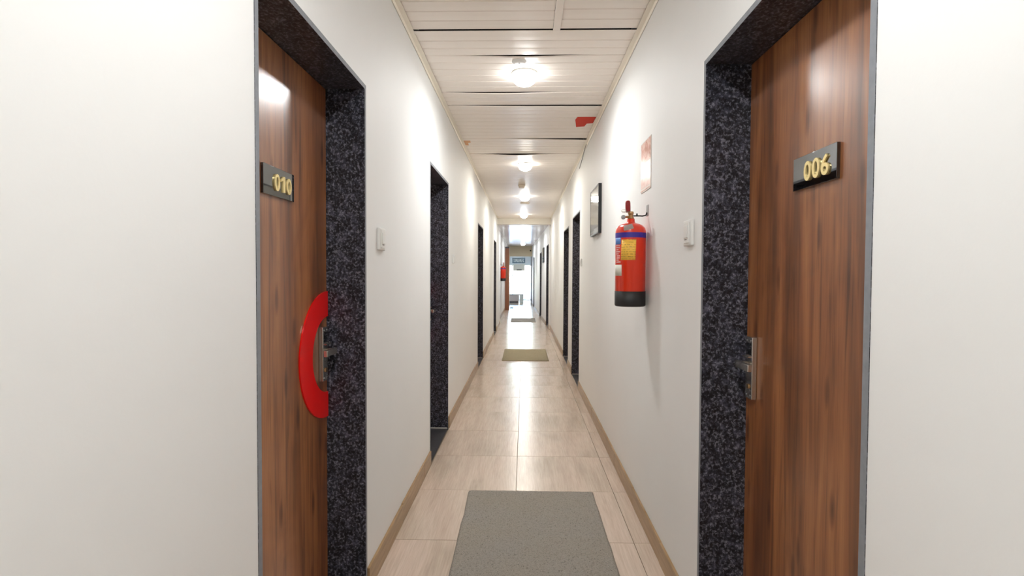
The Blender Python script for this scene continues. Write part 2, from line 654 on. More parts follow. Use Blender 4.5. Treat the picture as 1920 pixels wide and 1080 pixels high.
# ------------------------------------------------------------------ doors
def half_ring(cx, cz, ro, ri, y0_, y1_, side):
    pts = []
    n = 28
    s = -1 if side == 'right' else 1
    for k in range(n + 1):
        a = -PI2 + math.pi * k / n
        pts.append((cx + s * ro * 1.04 * math.cos(a), cz + ro * math.sin(a)))
    for k in range(n + 1):
        a = PI2 - math.pi * k / n
        pts.append((cx + s * ri * 1.0 * math.cos(a), cz + ri * math.sin(a)))
    b = MB()
    n2 = n + 1
    fv = [[b.bm.verts.new((x, yy, z)) for x, z in pts] for yy in (y0_, y1_)]
    for k in range(n):
        o0, o1, i0, i1 = k, k + 1, 2 * n2 - 1 - k, 2 * n2 - 2 - k
        b.bm.faces.new((fv[0][o0], fv[0][o1], fv[0][i1], fv[0][i0]))
        b.bm.faces.new((fv[1][o1], fv[1][o0], fv[1][i0], fv[1][i1]))
    for k in range(2 * n2):
        k2 = (k + 1) % (2 * n2)
        b.bm.faces.new((fv[0][k], fv[1][k], fv[1][k2], fv[0][k2]))
    return b


def digit_mesh(ch, size):
    cu = bpy.data.curves.new('digit', 'FONT')
    cu.body = ch
    cu.size = size
    cu.extrude = 0.0022
    cu.offset = size * 0.016
    cu.resolution_u = 4
    cu.align_x = 'CENTER'
    to = bpy.data.objects.new('digit_tmp', cu)
    COL.objects.link(to)
    dg = bpy.context.evaluated_depsgraph_get()
    me = bpy.data.meshes.new_from_object(to.evaluated_get(dg))
    bpy.data.objects.remove(to)
    bpy.data.curves.remove(cu)
    me.name = 'digit'
    me.materials.clear()
    me.materials.append(M['gold'])
    me.transform(Matrix.Rotation(PI2, 4, 'X'))
    return me


def digit_one(h):
    w_ = h * 0.17
    pts = [(-w_ * 0.1, 0), (w_ * 1.0, 0), (w_ * 1.0, h * 0.70), (w_ * 0.15, h * 0.70), (-w_ * 1.3, h * 0.545), (-w_ * 1.3, h * 0.43), (-w_ * 0.1, h * 0.53)]
    b = MB()
    b.prism(pts, lambda u, v_, t: Vector((u, 0.0022 - 0.0044 * t, v_)))
    return b.mesh('digit', M['gold'])


def lock_parts(root, x_edge, s, z0):
    """x_edge: latch side of the leaf; s: +1 when the lock body runs towards +X away from the latch"""
    fx = DEP
    xa, xb = sorted((x_edge + s * 0.034, x_edge + s * 0.084))
    b = MB()
    b.box(xa, xb, fx - 0.017, fx, z0, z0 + 0.212, bev=0.0018)
    lk = b.obj('door_lock', M['chrome'], root)
    xm = (xa + xb) / 2
    b = MB()
    zl = z0 + 0.118
    b.cyl((xm, fx - 0.015, zl), (xm, fx - 0.052, zl), 0.011, 12)
    x0_, x1_ = sorted((xm - s * 0.016, xm + s * 0.088))
    b.box(x0_, x1_, fx - 0.058, fx - 0.044, zl - 0.012, zl + 0.012, bev=0.002)
    b.obj('lever', M['chrome'], lk)
    b = MB()
    b.box(xa + 0.002, xb - 0.002, fx - 0.030, fx - 0.016, z0 + 0.143, z0 + 0.147)
    b.obj('card_slot_lip', M['chrome'], lk)
    b = MB()
    b.cyl((xm, fx - 0.016, z0 + 0.042), (xm, fx - 0.021, z0 + 0.042), 0.0085, 14)
    b.obj('keyhole', M['brass'], lk)
    b = MB()
    for dx, dz in ((-0.014, 0.012), (0.014, 0.012), (-0.014, 0.2), (0.014, 0.2), (0.012, 0.03)):
        b.cyl((xm + dx, fx - 0.0165, z0 + dz), (xm + dx, fx - 0.0185, z0 + dz), 0.0028, 8)
    b.obj('screw', M['grey_metal'], lk)
    b = MB()
    b.box(xa + 0.006, xb - 0.006, fx - 0.0178, fx - 0.0165, z0 + 0.152, z0 + 0.192)
    b.obj('dark_inset', M['black_gloss'], lk)


digits = {}
for i, (pos, ang, op) in enumerate(DOORS):
    x0_, x1_, zt, num, latch, ring, label = op
    wd = x1_ - x0_
    root = empty('door_%d' % (i + 1), pos, ang, label=label, cat='door', kind='structure')
    FRONT = -0.0015
    for xa, xb in ((-BT, 0), (wd, wd + BT)):
        b = MB()
        fs = b.box(xa, xb, FRONT, DEP + 0.05, -0.008, zt)
        fs[2].material_index = 1
        j = b.obj('granite_jamb', [M['granite'], M['granite_edge']], root)
    b = MB()
    fs = b.box(-BT, wd + BT, FRONT, DEP + 0.05, zt, zt + BT)
    fs[2].material_index = 1
    b.obj('granite_header', [M['granite'], M['granite_edge']], root)
    b = MB()
    b.box(0, wd, 0.002, DEP + 0.05, -0.02, 0.003)
    b.obj('threshold', M['granite_floor'], root)
    b = MB()
    for xa, xb in ((0, 0.006), (wd - 0.006, wd)):
        b.box(xa, xb, 0.004, DEP - 0.004, 0.003, 0.010)
    b.obj('sealant_bead', M['sealant'], root)
    b = MB()
    b.box(0.0025, wd - 0.0025, DEP, DEP + 0.038, 0.008, zt - 0.003, bev=0.001)
    b.obj('door_leaf', M['door_wood'], root)
    xe, s = (wd, -1) if latch == 'right' else (0.0, 1)
    lock_parts(root, xe, s, 0.897)
    if ring:
        b = half_ring(xe + s * 0.003, 0.995, 0.254, 0.153, DEP - 0.006, DEP - 0.0005, latch)
        tag(b.obj('red_half_ring', M['red_sheet'], root), 'flat red half ring around the door lock')
    if num:
        pc = wd / 2 - 0.001 if num == '010' else wd / 2 - 0.014
        b = MB()
        b.box(pc - 0.105, pc + 0.105, DEP - 0.009, DEP, 1.565, 1.657, bev=0.0008)
        pl = b.obj('number_plate', M['black_gloss'], root)
        tag(pl, 'black glossy plate with gold number %s' % num)
        for k, ch in enumerate(num):
            if ch not in digits:
                digits[ch] = digit_one(0.074) if ch == '1' else digit_mesh(ch, 0.074)
            d = link('digit', digits[ch], pl, (pc + 0.018 + (k - 1) * 0.0412, DEP - 0.0115, 1.584))

# ------------------------------------------------------------------ skirting tiles
def skirting(name, label, origin, ang, length, gaps):
    root = empty(name, origin, ang, label=label, cat='baseboard', kind='structure')
    xs = 0.0
    runs = []
    for a, c in sorted(gaps):
        runs.append((xs, a))
        xs = c
    runs.append((xs, length))
    for a, c in runs:
        x = a
        while x < c - 0.005:
            e = min(x + 0.6, c)
            b = MB()
            dy = random.uniform(-0.0012, 0.0012)
            b.box(x + 0.0008, e - 0.0008, -0.0105 + dy, 0.0, 0.001, 0.1 + random.uniform(-0.002, 0.002), bev=0.0008)
            b.obj('skirting_tile', M['skirting'], root)
            x = e
    return root


skirting('baseboard_left', 'brown tile skirting along the left wall', (XL, Y0, 0), PI2, 14.0 - Y0, [(o[0] - BT, o[1] + BT) for o in lops])
skirting('baseboard_right', 'brown tile skirting along the right wall', (XR, RF, 0), -PI2, RF - Y0, [(o[0] - BT, o[1] + BT) for o in rops])
skirting('baseboard_right_far', 'brown tile skirting beyond the beam on the right', RB_FAR, RB_ANG, RB_LEN, [(o[0] - BT, o[1] + BT) for o in fops])
skirting('baseboard_left_far', 'brown tile skirting beyond the beam on the left', (-0.70, 14.0, 0), PI2, 5.0, [])

# ------------------------------------------------------------------ ceiling: dark void above, PVC panels hung below, edge trims
b = MB()
b.box(-0.95, 0.95, Y0, YE, 2.80, 2.92)
ceiling = b.obj('ceiling', M['plenum'])
tag(ceiling, 'low ceiling of ridged white panels with dark sagging gaps', 'ceiling', kind='structure')
SH = 0.0022


def panel(x0_, x1_, y0_, y1_, z, strips=3, gap=None, sag=None, mat=None, nx=14, sagfar=0.0):
    """ridged sheet; gap(u) moves the near edge away from the camera, sag(u) lowers it (u in 0..1 across)"""
    b = MB()
    ln = y1_ - y0_
    prof = []
    sw = ln / strips
    for k in range(strips):
        a = k * sw
        prof += [(a + (0.0004 if k == 0 else 0.0), 0.0045), (a + 0.0055, 0.0), (a + sw * 0.5, -0.0008), (a + sw - 0.0055, 0.0)]
    prof.append((ln - 0.0004, 0.0045))
    if not gap and not sag:
        nx = 1
    rows = []
    for side in (0, 1):
        rr = []
        for py, pz in prof:
            row = []
            for k in range(nx + 1):
                u = k / nx
                fall = (1 - py / ln) ** 1.5
                gy = gap(u) * fall if gap else 0.0
                sz = sag(u) * fall if sag else 0.0
                row.append(b.bm.verts.new((x0_ + (x1_ - x0_) * u, py + gy, pz - sz + side * SH)))
            rr.append(row)
        rows.append(rr)
    for side in (0, 1):
        rr = rows[side]
        for i in range(len(rr) - 1):
            for k in range(nx):
                vs_ = (rr[i][k], rr[i][k + 1], rr[i + 1][k + 1], rr[i + 1][k])
                b.bm.faces.new(vs_ if side else vs_[::-1])
    for i in (0, len(prof) - 1):
        for k in range(nx):
            b.bm.faces.new((rows[0][i][k], rows[0][i][k + 1], rows[1][i][k + 1], rows[1][i][k]))
    for i in range(len(prof) - 1):
        for k in (0, nx):
            b.bm.faces.new((rows[0][i][k], rows[0][i + 1][k], rows[1][i + 1][k], rows[1][i][k]))
    return b.obj('ceiling_panel', mat or M['pvc'], ceiling, (0, y0_, z))


def bell(c, wdt):
    return lambda u: math.exp(-((u - c) / wdt) ** 2)


PX0, PX1 = XL + 0.022, XR - 0.022
bounds = [2.892, 3.187, 3.505, 3.824, 4.115, 4.448, 4.781, 5.114, 5.433, 5.753]
y = 5.753
while y < BEAM_Y - 0.12:
    y = min(y + 0.3085, BEAM_Y - 0.08)
    bounds.append(y)
g1, g2, g5 = bell(0.5, 0.26), bell(0.36, 0.34), bell(0.42, 0.22)
gaps = {3.187: (lambda u: 0.016 * g1(u), lambda u: 0.006 * g1(u)),
        3.824: (lambda u: 0.012 * g2(u), lambda u: 0.009 * g2(u)),
        4.115: (lambda u: 0.004 + 0.022 * u ** 2, lambda u: 0.002 + 0.006 * math.sin(math.pi * min(u * 0.9 + 0.1, 1)) + 0.004 * u),
        5.114: (lambda u: 0.034 * max(u - 0.15, 0) ** 1.3, lambda u: 0.002 + 0.012 * max(u - 0.1, 0)),
        5.753: (lambda u: 0.022 * g5(u) + 0.010 * max(u - 0.4, 0), lambda u: 0.012 * g5(u) + 0.004)}
plain_panels = {}
for a, c in zip(bounds[:-1], bounds[1:]):
    if a in gaps:
        panel(PX0, PX1, a, c, ZC, gap=gaps[a][0], sag=gaps[a][1])
    else:
        key = round(c - a, 3)
        if key not in plain_panels:
            plain_panels[key] = panel(PX0, PX1, a, c, ZC)
        else:
            o = plain_panels[key].copy()
            COL.objects.link(o)
            o.location.y = a
        if a == 2.892:
            pass
# nearer bay: split lengthwise by a joint strip
pl_, pr_ = None, None
for k in range(20):
    c = 2.8535 - 0.294 * k
    a = c - 0.294
    if a < Y0:
        break
    if pl_ is None:
        pl_ = panel(PX0, 0.149, a, c, ZC)
    else:
        o = pl_.copy(); COL.objects.link(o); o.location.y = a
    c = 2.853 - 0.315 * k
    a = c - 0.315
    if a < Y0:
        break
    if pr_ is None:
        pr_ = panel(0.190, PX1, a, c, ZC)
    else:
        o = pr_.copy(); COL.objects.link(o); o.location.y = a
# beyond the beam
yy = BEAM_Y + 0.12
pf = None
while yy + 0.3 < YE:
    if pf is None:
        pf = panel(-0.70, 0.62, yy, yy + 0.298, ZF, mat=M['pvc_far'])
    else:
        o = pf.copy(); COL.objects.link(o); o.location.y = yy
    yy += 0.3085 if int(yy * 10) % 3 else 0.318


def strip(name, label, pts, prof, mat):
    """extrude a small profile (x, z) along y with per-point offsets"""
    b = MB()
    rings = [[b.bm.verts.new((x + dx, y_, z + dz)) for x, z in prof] for y_, dx, dz in pts]
    n = len(prof)
    for i in range(len(rings) - 1):
        for k in range(n):
            b.bm.faces.new((rings[i][k], rings[i][(k + 1) % n], rings[i + 1][(k + 1) % n], rings[i + 1][k]))
    b.bm.faces.new(rings[0])
    b.bm.faces.new(rings[-1][::-1])
    o = b.obj(name, mat)
    return tag(o, label, 'trim', kind='structure')


def wob(s, amp):
    return [(Y0 + 0.25 * k, 0.0, amp * noise.noise(Vector((s, 0.9 * k * 0.25, 0)))) for k in range(int((BEAM_Y - 0.08 - Y0) / 0.25) + 1)]


strip('trim_1', 'cream plastic edge strip where the ceiling meets the left wall', wob(1.3, 0.004),
      [(XL + 0.0015, ZC - 0.022), (XL + 0.0045, ZC - 0.024), (XL + 0.010, ZC - 0.010), (XL + 0.034, ZC - 0.006), (XL + 0.034, ZC - 0.004), (XL + 0.0015, ZC - 0.004)], M['trim_pvc'])
strip('trim_2', 'cream plastic edge strip where the ceiling meets the right wall', wob(7.7, 0.004),
      [(XR - 0.0015, ZC - 0.022), (XR - 0.0045, ZC - 0.024), (XR - 0.010, ZC - 0.010), (XR - 0.034, ZC - 0.006), (XR - 0.034, ZC - 0.004), (XR - 0.0015, ZC - 0.004)], M['trim_pvc'])
b = MB()
b.box(XL + 0.03, XR - 0.03, 2.858, 2.892, ZC - 0.006, ZC - 0.003, bev=0.001)
tag(b.obj('trim_3', M['pvc']), 'white joint strip running across the ceiling before the nearest lamp', 'trim', kind='structure')
b = MB()
b.box(0.150, 0.189, Y0, 2.858, ZC - 0.006, ZC - 0.003, bev=0.001)
tag(b.obj('trim_4', M['pvc']), 'white joint strip running lengthwise along the nearest ceiling bay', 'trim', kind='structure')

# ------------------------------------------------------------------ ceiling lamps and detectors
def lamp(y_, x_, z, label):
    root = empty('ceiling_lamp', (x_, y_, z), label=label, cat='lamp', group='round ceiling lamps along the corridor')
    return root


def build_lamp(root, warm):
    b = MB()
    b.lathe([(0.0, 0.0), (0.084, 0.0), (0.085, -0.004), (0.085, -0.009), (0.080, -0.012), (0.0, -0.012)], 32, cap=False)
    b.obj('housing', M['white_plastic'], root)
    b = MB()
    b.lathe([(0.079, -0.0115), (0.081, -0.024), (0.079, -0.042), (0.071, -0.060), (0.056, -0.074), (0.035, -0.083), (0.014, -0.0865), (0.002, -0.087)], 24)
    b.obj('diffuser', M['lamp_warm' if warm else 'lamp'], root)
    ld = bpy.data.lights.new('lamp_light', 'AREA')
    ld.shape = 'DISK'
    ld.size = 0.12
    ld.energy = LAMP_POWER
    ld.color = LAMP_WARM if warm else LAMP_COLOR
    link('lamp_light', ld, root, (0, 0, -0.089))


lamps = [(3.46, -0.005, ZC, 'lit round white ceiling lamp nearest in view, under the sagging panels'),
         (6.27, 0.006, ZC, 'second lit round ceiling lamp, level with the hanging black wire'),
         (8.85, 0.005, ZC, 'third lit round ceiling lamp, between two small detectors'),
         (11.5, -0.014, ZC, 'lit round ceiling lamp just before the white beam'),
         (0.72, 0.0, ZC, 'lit ceiling lamp above the two nearest doors'),
         (-1.9, 0.0, ZC, 'lit ceiling lamp behind the viewpoint'),
         (13.9, -0.005, ZF, 'first lit ceiling lamp beyond the white beam'),
         (17.3, -0.02, ZF, 'middle lit ceiling lamp of the three beyond the white beam'),
         (20.3, -0.05, ZF, 'last lit ceiling lamp near the bright far end')]
protos = {}
for y_, x_, z, label in lamps:
    warm = 5.0 < y_ < 12.4
    if warm not in protos:
        protos[warm] = lamp(y_, x_, z, label)
        build_lamp(protos[warm], warm)
    else:
        o = copy_tree(protos[warm])
        o.location = (x_, y_, z)
        o['label'] = label


def detector(x_, y_, z, r, hgt, mat, label, cat='detector', dot=True):
    root = empty('smoke_detector', (x_, y_, z), label=label, cat=cat, group='small ceiling detectors')
    b = MB()
    b.lathe([(0.0, 0.0), (r, 0.0), (r, -hgt * 0.35), (r * 0.86, -hgt * 0.5), (r * 0.8, -hgt * 0.9), (r * 0.62, -hgt), (0.001, -hgt)], 24, cap=False)
    b.obj('body', mat, root)
    b = MB()
    b.lathe([(r * 0.84, -hgt * 0.42), (r * 0.70, -hgt * 0.55), (r * 0.70, -hgt * 0.6), (r * 0.82, -hgt * 0.66)], 24, cap=False)
    b.obj('vent_ring', M['grey_metal'], root)
    if dot:
        b = MB()
        b.lathe([(0.0055, -hgt + 0.001), (0.0055, -hgt - 0.003)], 10, mat=Matrix.Translation((0.0, -r * 0.28, 0)))
        b.obj('indicator', M['dark_plastic'], root)
    return root


detector(-0.037, 3.27, ZC, 0.047, 0.020, M['white_plastic'], 'small white smoke detector with a dark dot touching the nearest lamp glow')
detector(-0.045, 7.75, ZC, 0.052, 0.05, M['cream_plastic'], 'beige smoke detector between the second and third ceiling lamps', dot=False)
detector(0.006, 9.7, ZC, 0.09, 0.022, M['cream_plastic'], 'flat wide beige detector just past the third ceiling lamp', dot=False)
detector(-0.01, 12.1, ZC, 0.05, 0.06, M['white_plastic'], 'small white detector right in front of the white beam', dot=False)

# tape scraps on the ceiling panels
b = MB()
o1 = [(0.433, 4.50), (0.444, 4.42), (0.602, 4.42), (0.597, 4.60), (0.545, 4.615), (0.535, 4.70), (0.462, 4.72)]
b.prism(o1, lambda u, v_, t: Vector((u, v_, ZC - 0.0012 - 0.0006 * t)))
tag(b.obj('red_tape', M['tape_red']), 'torn patch of red tape stuck on the ceiling near the right wall', 'tape')
b = MB()
o1 = [(-0.612, 5.12), (-0.545, 5.13), (-0.548, 5.27), (-0.575, 5.28), (-0.580, 5.38), (-0.612, 5.37)]
b.prism(o1, lambda u, v_, t: Vector((u, v_, ZC - 0.0012 - 0.0006 * t)))
tag(b.obj('orange_tape', M['tape_orange']), 'small pale orange tape scrap on the ceiling at the left wall', 'tape')
b = MB()
b.tube([(XR - 0.012, 5.26, 2.66), (XR - 0.010, 5.30, 2.645), (XR - 0.013, 5.42, 2.632), (XR - 0.010, 5.58, 2.606), (XR - 0.006, 5.8, 2.575), (XR - 0.005, 6.02, 2.545)], 0.0032, 8)
tag(b.obj('hanging_wire', M['dark_plastic']), 'thin black wire hanging from the ceiling edge on the right', 'wire')

# ------------------------------------------------------------------ door mats
def door_mat(name, x0_, x1_, y0_, y1_, mat, label, cell, rot=0.0):
    b = MB()
    wx, ly = x1_ - x0_, y1_ - y0_
    nx, ny = max(4, int(wx / cell)), max(4, int(ly / cell))
    th = 0.012
    vs_ = []
    for j in range(ny + 1):
        row = []
        for i in range(nx + 1):
            u, v_ = i / nx, j / ny
            edge = min(u * wx, (1 - u) * wx, v_ * ly, (1 - v_) * ly)
            e = min(1.0, edge / 0.012)
            px, py = (u - 0.5) * wx, (v_ - 0.5) * ly
            wv_ = 0.0035 * noise.noise(Vector((px * 9, py * 9, x0_)))
            h_ = th * (0.35 + 0.65 * math.sqrt(e)) + e * 0.0042 * noise.noise(Vector((px * 95, py * 95, 3.1)))
            if edge <= 1e-6:
                px += wv_
                py += wv_
                h_ = 0.004
            row.append(b.bm.verts.new((px, py, h_)))
        vs_.append(row)
    for j in range(ny):
        for i in range(nx):
            f = b.bm.faces.new((vs_[j][i], vs_[j][i + 1], vs_[j + 1][i + 1], vs_[j + 1][i]))
            f.smooth = True
    ring = [vs_[0][i] for i in range(nx + 1)] + [vs_[j][nx] for j in range(1, ny + 1)] + [vs_[ny][i] for i in range(nx - 1, -1, -1)] + [vs_[j][0] for j in range(ny - 1, 0, -1)]
    low = [b.bm.verts.new((v_.co.x, v_.co.y, 0.0008)) for v_ in ring]
    n = len(ring)
    for k in range(n):
        b.bm.faces.new((low[k], low[(k + 1) % n], ring[(k + 1) % n], ring[k]))
    b.bm.faces.new(low[::-1])
    o = b.obj(name, mat, None, ((x0_ + x1_) / 2, (y0_ + y1_) / 2, 0))
    o.rotation_euler = (0, 0, rot)
    return tag(o, label, 'doormat', 'doormats along the corridor floor')


door_mat('doormat', -0.325, 0.425, 1.87, 3.105, M['mat_grey'], 'large grey loop-pile doormat on the floor nearest the viewpoint', 0.0065, 0.006)
door_mat('doormat', -0.335, 0.385, 7.86, 9.08, M['mat_olive'], 'olive brown doormat halfway down the corridor floor', 0.02)
door_mat('doormat', -0.375, 0.330, 14.3, 15.55, M['mat_grey'], 'grey doormat beyond the beam, nearest the bright far end', 0.03)

# ------------------------------------------------------------------ switch plates
def switch(x_, y_, z, ang, label, w_=0.094, h_=0.098, mark=True):
    root = empty('switch_plate', (x_, y_, z), ang, label=label, cat='switch', group='white switch plates on the walls')
    b = MB()
    b.box(-w_ / 2, w_ / 2, -0.013, 0, -h_ / 2, h_ / 2, bev=0.004)
    b.obj('plate', M['white_plastic'], root)
    b = MB()
    b.box(-w_ * 0.31, w_ * 0.31, -0.017, -0.0125, -h_ * 0.40, h_ * 0.40, bev=0.0015)
    b.obj('inner_frame', M['white_plastic'], root)
    b = MB()
    b.box(-w_ * 0.22, w_ * 0.22, -0.0205, -0.0165, -h_ * 0.20, h_ * 0.28, bev=0.0015)
    b.obj('push_button', M['white_plastic'], root)
    if mark:
        b = MB()
        b.box(-w_ * 0.17, w_ * 0.10, -0.0178, -0.0168, -h_ * 0.275, -h_ * 0.245)
        b.obj('slot', M['dark_plastic'], root)
    return root


switch(XL, 2.30, 1.474, PI2, 'white square switch plate on the left wall beside door 010')
switch(XR, 2.003, 1.482, -PI2, 'white square switch plate on the right wall beside door 006')
switch(XL, 4.66, 1.457, PI2, 'white switch plate on the left wall past the second doorway', 0.07, 0.08, False)
switch(XR, 5.74, 1.457, -PI2, 'white switch plate on the right wall between framed picture and doorway', 0.07, 0.08, False)

# ------------------------------------------------------------------ fire extinguishers
ER = 0.0775


def patch(b, a0, a1, z0, z1, r, mi=0, seg=10, skew=0.0, rows=1):
    vs_ = []
    for j in range(rows + 1):
        v_ = j / rows
        vs_.append([b.bm.verts.new((r * math.cos(a0 + (a1 - a0) * k / seg + skew * (v_ - .5)), r * math.sin(a0 + (a1 - a0) * k / seg + skew * (v_ - .5)), z0 + (z1 - z0) * v_)) for k in range(seg + 1)])
    ov = [[b.bm.verts.new((v_.co.x * 0.985, v_.co.y * 0.985, v_.co.z)) for v_ in row] for row in vs_]
    for j in range(rows):
        for k in range(seg):
            f = b.bm.faces.new((vs_[j][k], vs_[j][k + 1], vs_[j + 1][k + 1], vs_[j + 1][k]))
            f.smooth = True
            f.material_index = mi
    for j, rev in ((0, False), (rows, True)):
        for k in range(seg):
            b.bm.faces.new((vs_[j][k], vs_[j][k + 1], ov[j][k + 1], ov[j][k])).material_index = mi
    for k in (0, seg):
        for j in range(rows):
            b.bm.faces.new((vs_[j][k], vs_[j + 1][k], ov[j + 1][k], ov[j][k])).material_index = mi


def extinguisher(label):
    root = empty('fire_extinguisher', label=label, cat='extinguisher', group='red fire extinguishers on the walls')
    b = MB()
    b.lathe([(ER - 0.004, 0.074), (ER, 0.078), (ER, 0.385), (ER - 0.004, 0.402), (ER - 0.014, 0.415), (ER - 0.030, 0.424), (ER - 0.048, 0.429), (0.024, 0.432),
             (0.020, 0.438), (0.0195, 0.452)], 40)
    b.obj('cylinder', M['red_paint'], root)
    b = MB()
    b.lathe([(ER - 0.006, 0.0), (ER - 0.001, 0.003), (ER + 0.0012, 0.008), (ER + 0.0012, 0.078), (ER - 0.002, 0.079)], 40)
    b.obj('base_band', M['rubber'], root)
    b = MB()
    b.lathe([(ER + 0.0005, 0.352), (ER + 0.0005, 0.378)], 40, cap=False)
    b.obj('blue_band', M['blue_band'], root)
    face = math.atan2(-2.7, -0.553)          # towards the viewpoint
    an = lambda s_: face + math.asin(max(-1, min(1, s_)))
    b = MB()
    patch(b, an(-0.58), an(0.34), 0.238, 0.342, ER + 0.0009, skew=0.05)
    b.obj('yellow_label', M['yellow_label'], root)
    b = MB()
    patch(b, an(-0.98), an(-0.55), 0.158, 0.214, ER + 0.0009)
    b.obj('white_label', M['paper_white'], root)
    b = MB()
    prof_r = [(0.385, ER), (0.402, ER - 0.004), (0.415, ER - 0.014), (0.424, ER - 0.030), (0.429, ER - 0.048)]

    def surf_r(z):
        for (za, ra), (zb, rb) in zip(prof_r[:-1], prof_r[1:]):
            if z <= zb:
                return ra + (rb - ra) * max(0.0, (z - za) / (zb - za))
        return prof_r[-1][1]
    rows_ = []
    for t_ in (0.0, 0.0012):
        for j in range(5):
            row = []
            for k in range(9):
                z = 0.3865 + 0.026 * j / 4 + 0.012 * (k / 8 - 0.5) + 0.004
                a_ = an(-0.46 + 0.62 * k / 8) - 0.10 * (j / 4 - 0.5)
                r_ = surf_r(z) + t_
                row.append(b.bm.verts.new((r_ * math.cos(a_), r_ * math.sin(a_), z + t_)))
            rows_.append(row)
    for base_ in (0, 5):
        for j in range(4):
            for k in range(8):
                f = b.bm.faces.new((rows_[base_ + j][k], rows_[base_ + j][k + 1], rows_[base_ + j + 1][k + 1], rows_[base_ + j + 1][k]))
                f.smooth = True
    b.obj('worn_sticker', M['paper_grey'], root)
    b = MB()
    patch(b, an(-0.97), an(-0.62), 0.318, 0.352, ER + 0.0007)
    b.obj('blue_badge', M['sky_blue'], root)
    b = MB()
    zz = 0.314
    rr = random.Random(3)
    while zz > 0.222:
        a_ = -0.93 + rr.uniform(0, 0.05)
        patch(b, an(a_), an(a_ + rr.uniform(0.12, 0.3)), zz - 0.005, zz, ER + 0.0006, seg=3)
        zz -= 0.0105
    pr = b.obj('printed_text', M['print_white'], root)
    pr['kind'] = 'stuff'
    b = MB()
    b.lathe([(0.0165, 0.449), (0.0165, 0.459), (0.012, 0.461), (0.012, 0.474), (0.0145, 0.476), (0.0145, 0.486), (0.012, 0.490)], 20)
    b.cyl((0, 0, 0.464), (-0.042, -0.012, 0.460), 0.006, 10)
    b.obj('valve', M['brass'], root)
    b = MB()
    b.lathe([(0.0, 0.0), (0.010, 0.0), (0.0115, 0.003), (0.0115, 0.009), (0.009, 0.011), (0.0, 0.011)], 18, cap=False,
            mat=Matrix.Translation((-0.042, -0.012, 0.459)) @ Matrix.Rotation(PI2, 4, 'X'))
    b.obj('pressure_gauge', M['grey_metal'], root)
    b = MB()
    b.lathe([(0.0115, 0.486), (0.0130, 0.492), (0.0135, 0.515), (0.0130, 0.535), (0.011, 0.544), (0.005, 0.547)], 18,
            mat=Matrix.Translation((-0.0, 0, 0)) @ Matrix.Rotation(-0.03, 4, 'Y'))
    b.obj('grip', M['grip_red'], root)
    b = MB()
    pts = [(-0.008, -0.012, 0.489)] + [(-0.038 - 0.014 * math.cos(t_), -0.014, 0.491 + 0.008 * math.sin(t_)) for t_ in [k * 0.6 - 0.3 for k in range(11)]]
    b.tube(pts, 0.0014, 6)
    b.obj('safety_pin', M['chrome'], root)
    return root


def ext_bracket(label):
    root = empty('wall_bracket', label=label, cat='bracket', group='extinguisher wall brackets')
    b = MB()
    b.box(ER + 0.0035, ER + 0.0065, -0.020, 0.020, 0.468, 0.524, bev=0.001)
    b.obj('back_plate', M['grey_metal'], root)
    b = MB()
    b.tube([(ER + 0.004, 0, 0.486), (ER - 0.002, 0, 0.471), (ER - 0.02, 0, 0.467), (0.045, 0, 0.468), (0.0115, 0, 0.468)], 0.0036, 8)
    b.cyl((0.030, 0, 0.470), (0.030, 0, 0.480), 0.004, 8)
    b.obj('hook_arm', M['dark_plastic'], root)
    return root


EX, EY, EZ = XR - ER - 0.008, 2.70, 1.158
e1 = extinguisher('red fire extinguisher with yellow label hanging on the right wall')
e1.location = (EX, EY, EZ)
k1 = ext_bracket('grey wall bracket with black arm holding the nearer fire extinguisher')
k1.location = (EX + 0.0015, EY, EZ)
e2 = copy_tree(e1)
e2['label'] = 'small far red fire extinguisher on the left wall beyond the beam'
e2.location = (-0.70 + ER + 0.008, 15.2, 1.125)
e2.rotation_euler = (0, 0, math.pi)
k2 = copy_tree(k1)
k2['label'] = 'grey wall bracket holding the far extinguisher on the left wall'
k2.location = (-0.70 + ER + 0.0065, 15.2, 1.125)
k2.rotation_euler = (0, 0, math.pi)

# ------------------------------------------------------------------ poster and framed pictures
root = empty('safety_poster', (XR, 2.737, 1.893), -PI2, label='faded pale red safety poster above the red fire extinguisher', cat='poster')
b = MB()
b.box(-0.108, 0.108, -0.0035, 0, -0.132, 0.132)
b.obj('sheet', M['poster_white'], root)
b = MB()
b.box(-0.102, 0.102, -0.0042, -0.0034, 0.018, 0.127)
b.obj('upper_print', M['faded_red'], root)
b = MB()
b.box(-0.102, 0.102, -0.0042, -0.0034, -0.112, -0.020)
b.obj('lower_print', M['faded_pink'], root)
b = MB()
b.box(-0.108, 0.108, -0.0046, -0.0033, -0.126, -0.122)
b.obj('bottom_rule', M['faded_red'], root)


